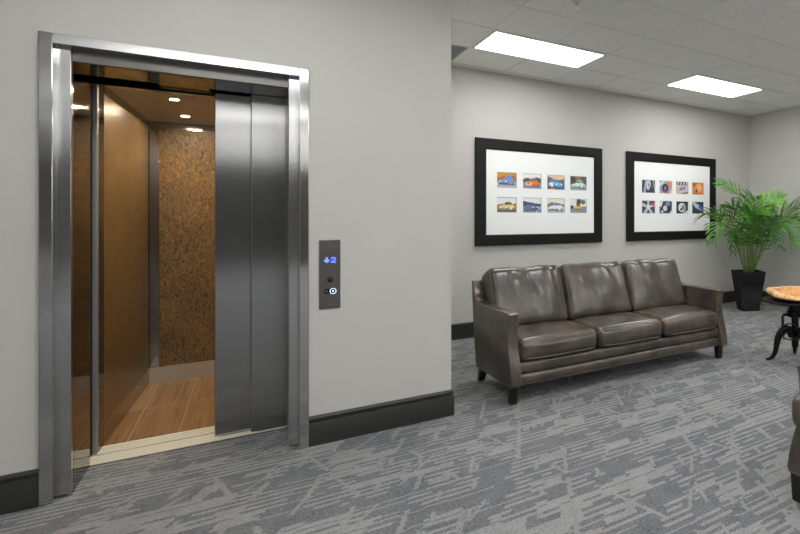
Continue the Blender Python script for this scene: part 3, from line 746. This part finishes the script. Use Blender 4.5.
for (q, z, wz, m) in prof:
    for k in range(SEG):
        a = 2*PI*k/SEG; rr = bowlr(k)*q if q > .4 else q
        nz_ = .004*noise.noise(Vector((math.cos(a)*9, math.sin(a)*9, z*40)))*(1 if m == 'bark' and q > .5 else .2)
        se = lambda q: math.copysign(abs(q)**.82, q)
        p = Vector((bx_, by_, bz_))+bu*(.272*rr*se(math.cos(a))+nz_)+bv*(.215*rr*se(math.sin(a))+nz_)+Vector((0, 0, max(0, z+wz*rimz(k))))
        vs.append(p)
n = len(prof); bw_.v = [tuple(p) for p in vs]
for m in ('bark', 'bowl_rim', 'bowl_in'): bw_.mat(M[m])
for i in range(n-1):
    bw_.mat(M[prof[i+1][3]])
    for k in range(SEG): bw_.face([i*SEG+k, i*SEG+(k+1) % SEG, (i+1)*SEG+(k+1) % SEG, (i+1)*SEG+k])
bw_.mat(M['bark']); bw_.face(list(range(SEG))[::-1]); bw_.mat(M['bowl_in']); bw_.face([(n-1)*SEG+k for k in range(SEG)])
tag(bw_.build('wooden_bowl', None, smooth='all'), 'pale wooden bowl with natural bark edge on the black crank table', 'bowl')

# ------------------------------------------------------------------ potted palm
PX, PY = 5.80, 5.09
A = thing('potted_palm', 'green palm in tall tapered black planter in the room corner', 'plant', (PX, PY, 0))
pl = MB(); rot = math.radians(-30)
def sq(h, z): return [(PX+math.cos(rot)*u*h-math.sin(rot)*v*h, PY+math.sin(rot)*u*h+math.cos(rot)*v*h, z) for u, v in ((-1, -1), (1, -1), (1, 1), (-1, 1))]
lev = [(.124, .0), (.126, .010), (.1425, .135), (.1415, .138), (.1585, .272), (.1575, .275), (.1745, .405), (.1775, .409), (.194, .552), (.195, .562), (.178, .562), (.174, .52)]
pv = []; 
for h_, z in lev: pv += sq(h_, z)
pl.add(pv, [(i*4+k, i*4+(k+1) % 4, (i+1)*4+(k+1) % 4, (i+1)*4+k) for i in range(len(lev)-1) for k in range(4)]+[(3, 2, 1, 0)])
pot = pl.build('planter', A, M['planter'], .004, 2)
sm = MB(); nn = 14; sv = []
for i in range(nn+1):
    for j in range(nn+1):
        u, v = (2*i/nn-1)*.174, (2*j/nn-1)*.174
        sv.append((PX+math.cos(rot)*u-math.sin(rot)*v, PY+math.sin(rot)*u+math.cos(rot)*v, .520+.012*noise.noise(Vector((u*30, v*30, 0)))))
sm.add(sv, [(i*(nn+1)+j, (i+1)*(nn+1)+j, (i+1)*(nn+1)+j+1, i*(nn+1)+j+1) for i in range(nn) for j in range(nn)])
sm.build('soil', A, M['soil'], smooth='all')
RT = Vector((.809, -.588, 0)); FW = Vector((.588, .809, 0)); UP = Vector((0, 0, 1))
base = Vector((PX, PY, .52))
def frond(tip, mid, b0, mat, ll=.26, n=24, bend=.5, wid=.0165, start=.18, roll=None):
    """tip, mid: (left-right, away, height) from the pot's axis; b0 the foot of the stalk"""
    P0 = base+RT*b0[0]+FW*b0[1]
    f3 = lambda q: Vector((PX, PY, 0))+RT*q[0]+FW*q[1]+UP*q[2]
    Pt, Pm = f3(tip), f3(mid)
    Pc = Pm*2-(P0+Pt)*.5
    B = lambda t: P0*(1-t)**2+Pc*2*t*(1-t)+Pt*t*t
    def D(t): return ((Pc-P0)*2*(1-t)+(Pt-Pc)*2*t).normalized()
    mb = MB(); mb.mat(M['stem'])
    N = 18
    mb.tube([B(i/N) for i in range(N+1)], [.0085*(1-i/N)+.0018 for i in range(N+1)], 6)
    if roll is None: roll = random.choice((-1, 1))*random.uniform(25, 55)
    cr_, sr_ = math.cos(math.radians(roll)), math.sin(math.radians(roll))
    mb.mat(mat)
    n = int(n*.72)
    for i in range(n):
        t = start+(1-start)*(i+.5)/n*.985
        P = B(t); d = D(t)
        side = d.cross(UP)
        if side.length < .15: side = RT.copy()
        side.normalize(); nrm = side.cross(d).normalized()
        side, nrm = side*cr_+nrm*sr_, nrm*cr_-side*sr_
        k = (t-start)/(1-start)
        L = 1.22*ll*(.66+.34*math.sin(PI*min(1, k*.9+.1)))*(1.0-.25*k**3)
        for sg in (-1, 1):
            if random.random() < .03: continue
            a = math.radians(60-24*k+random.uniform(-6, 6))
            v = (d*math.cos(a)+side*sg*math.sin(a)+nrm*(.16+random.uniform(-.08, .08))).normalized()
            ww = wid*(.8+.3*random.random()); Ls = L*random.uniform(.9, 1.08)
            pts = []; q = P.copy(); vv = v.copy(); S = 5
            for s_ in range(S+1):
                u = s_/S
                pw = ww*(.45+1.1*u)*(1-u)**.55*1.1 if u < 1 else .0008
                wv = vv.cross(nrm).normalized() if vv.cross(nrm).length > .05 else side
                pts.append((q.copy(), wv*pw, pw))
                q = q+vv*(Ls/S); vv = (vv-UP*bend*.085*(1+1.6*u)).normalized()
            vs = []; 
            for (c, w_, pw) in pts:
                fold = nrm*pw*.35
                vs += [c-w_+fold, c-fold*.2, c+w_+fold]
            fs = []
            for s_ in range(S): fs += [(s_*3, s_*3+1, s_*3+4, s_*3+3), (s_*3+1, s_*3+2, s_*3+5, s_*3+4)]
            for w_ in range(len(vs)):
                if vs[w_].x > XR-.02: vs[w_].x = XR-.02
                if vs[w_].y > YB-.05: vs[w_].y = YB-.05
            mb.add(vs, fs)
    return mb.build('frond', A, None, smooth='all', recalc=False)
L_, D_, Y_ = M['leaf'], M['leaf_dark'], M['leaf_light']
frond((-.46, -.05, 1.83), (-.03, -.05, 1.42), (-.02, .0), L_, .23, 32, 1.3, roll=38)
frond((-.76, -.20, 1.30), (-.36, -.12, 1.30), (-.05, -.03), Y_, .22, 22, 1.0)
frond((-.56, -.30, .98), (-.36, -.16, 1.24), (-.05, -.05), L_, .22, 22, 1.3)
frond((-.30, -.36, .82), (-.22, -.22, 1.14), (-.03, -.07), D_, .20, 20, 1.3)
frond((.46, -.10, 1.58), (.12, -.08, 1.34), (.03, -.02), Y_, .25, 30, .9)
frond((.40, .12, 1.50), (.14, .06, 1.32), (.03, .03), L_, .26, 24, .7)
frond((.76, -.15, 1.55), (.40, -.12, 1.22), (.06, -.02), L_, .25, 24, 1.0)
frond((.80, -.32, 1.10), (.42, -.18, 1.30), (.06, -.05), Y_, .42, 30, 1.5)
frond((.60, -.40, .98), (.34, -.22, 1.22), (.05, -.06), L_, .30, 24, 1.3)
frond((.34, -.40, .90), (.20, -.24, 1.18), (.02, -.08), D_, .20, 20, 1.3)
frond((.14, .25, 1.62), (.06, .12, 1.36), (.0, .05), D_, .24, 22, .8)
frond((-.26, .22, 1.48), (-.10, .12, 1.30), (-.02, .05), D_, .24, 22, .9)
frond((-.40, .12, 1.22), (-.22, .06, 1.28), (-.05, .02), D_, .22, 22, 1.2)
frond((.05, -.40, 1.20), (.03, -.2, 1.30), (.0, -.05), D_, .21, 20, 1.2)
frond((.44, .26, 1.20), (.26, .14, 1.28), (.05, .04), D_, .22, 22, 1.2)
frond((-.12, -.30, 1.32), (-.06, -.14, 1.28), (-.02, -.03), L_, .22, 20, 1.1)
frond((.20, -.30, 1.36), (.10, -.14, 1.28), (.02, -.03), L_, .23, 20, 1.0)
for (a, b, la, lb, z) in ((-.03, .0, -.07, .0, .90), (.03, -.02, .08, -.03, .92), (.0, .03, -.01, .05, .95), (-.05, -.03, -.13, -.06, .86), (.055, .01, .16, .0, .88), (.01, -.04, .03, -.07, .90)):
    p = [base+RT*a+FW*b, base+RT*(a*.6+la*.4)+FW*(b*.6+lb*.4)+UP*.16, base+RT*la+FW*lb+UP*(z-.52)]
    st = MB(); st.tube(p, [.013, .011, .006], 8); st.build('stem', A, M['stem'], smooth='all')
MB().tube([base+RT*.004+FW*-.02, base+RT*.008+FW*-.02+UP*.12, base+RT*.012+FW*-.02+UP*.22], [.018, .014, .006], 8).build('husk', A, M['husk'], smooth='all')

# ------------------------------------------------------------------ camera, world, view
cam = bpy.data.cameras.new('camera'); co = bpy.data.objects.new('camera', cam); COL.objects.link(co)
cam.sensor_width = 36; cam.lens = 522.7/800*36
cam.shift_x = -(630.06-400)/800; cam.shift_y = -(267-217.44)/800
cam.clip_start = .05
co.location = (0, 0, 1.33); co.rotation_euler = (PI/2, 0, -.6285)
SC.camera = co
w = bpy.data.worlds.new('world'); SC.world = w; w.use_nodes = True
w.node_tree.nodes['Background'].inputs[0].default_value = (.97, .98, 1, 1); w.node_tree.nodes['Background'].inputs[1].default_value = 4.8
vs_ = SC.view_settings
SC.display_settings.display_device = 'sRGB'
vs_.view_transform = 'Standard'; vs_.look = 'None'; vs_.gamma = 1; vs_.use_curve_mapping = False
vs_.exposure = .60
SC.cycles.max_bounces = 10; SC.cycles.diffuse_bounces = 6; SC.cycles.glossy_bounces = 6
SC.cycles.use_denoising = True
SC.cycles.sample_clamp_indirect = 6
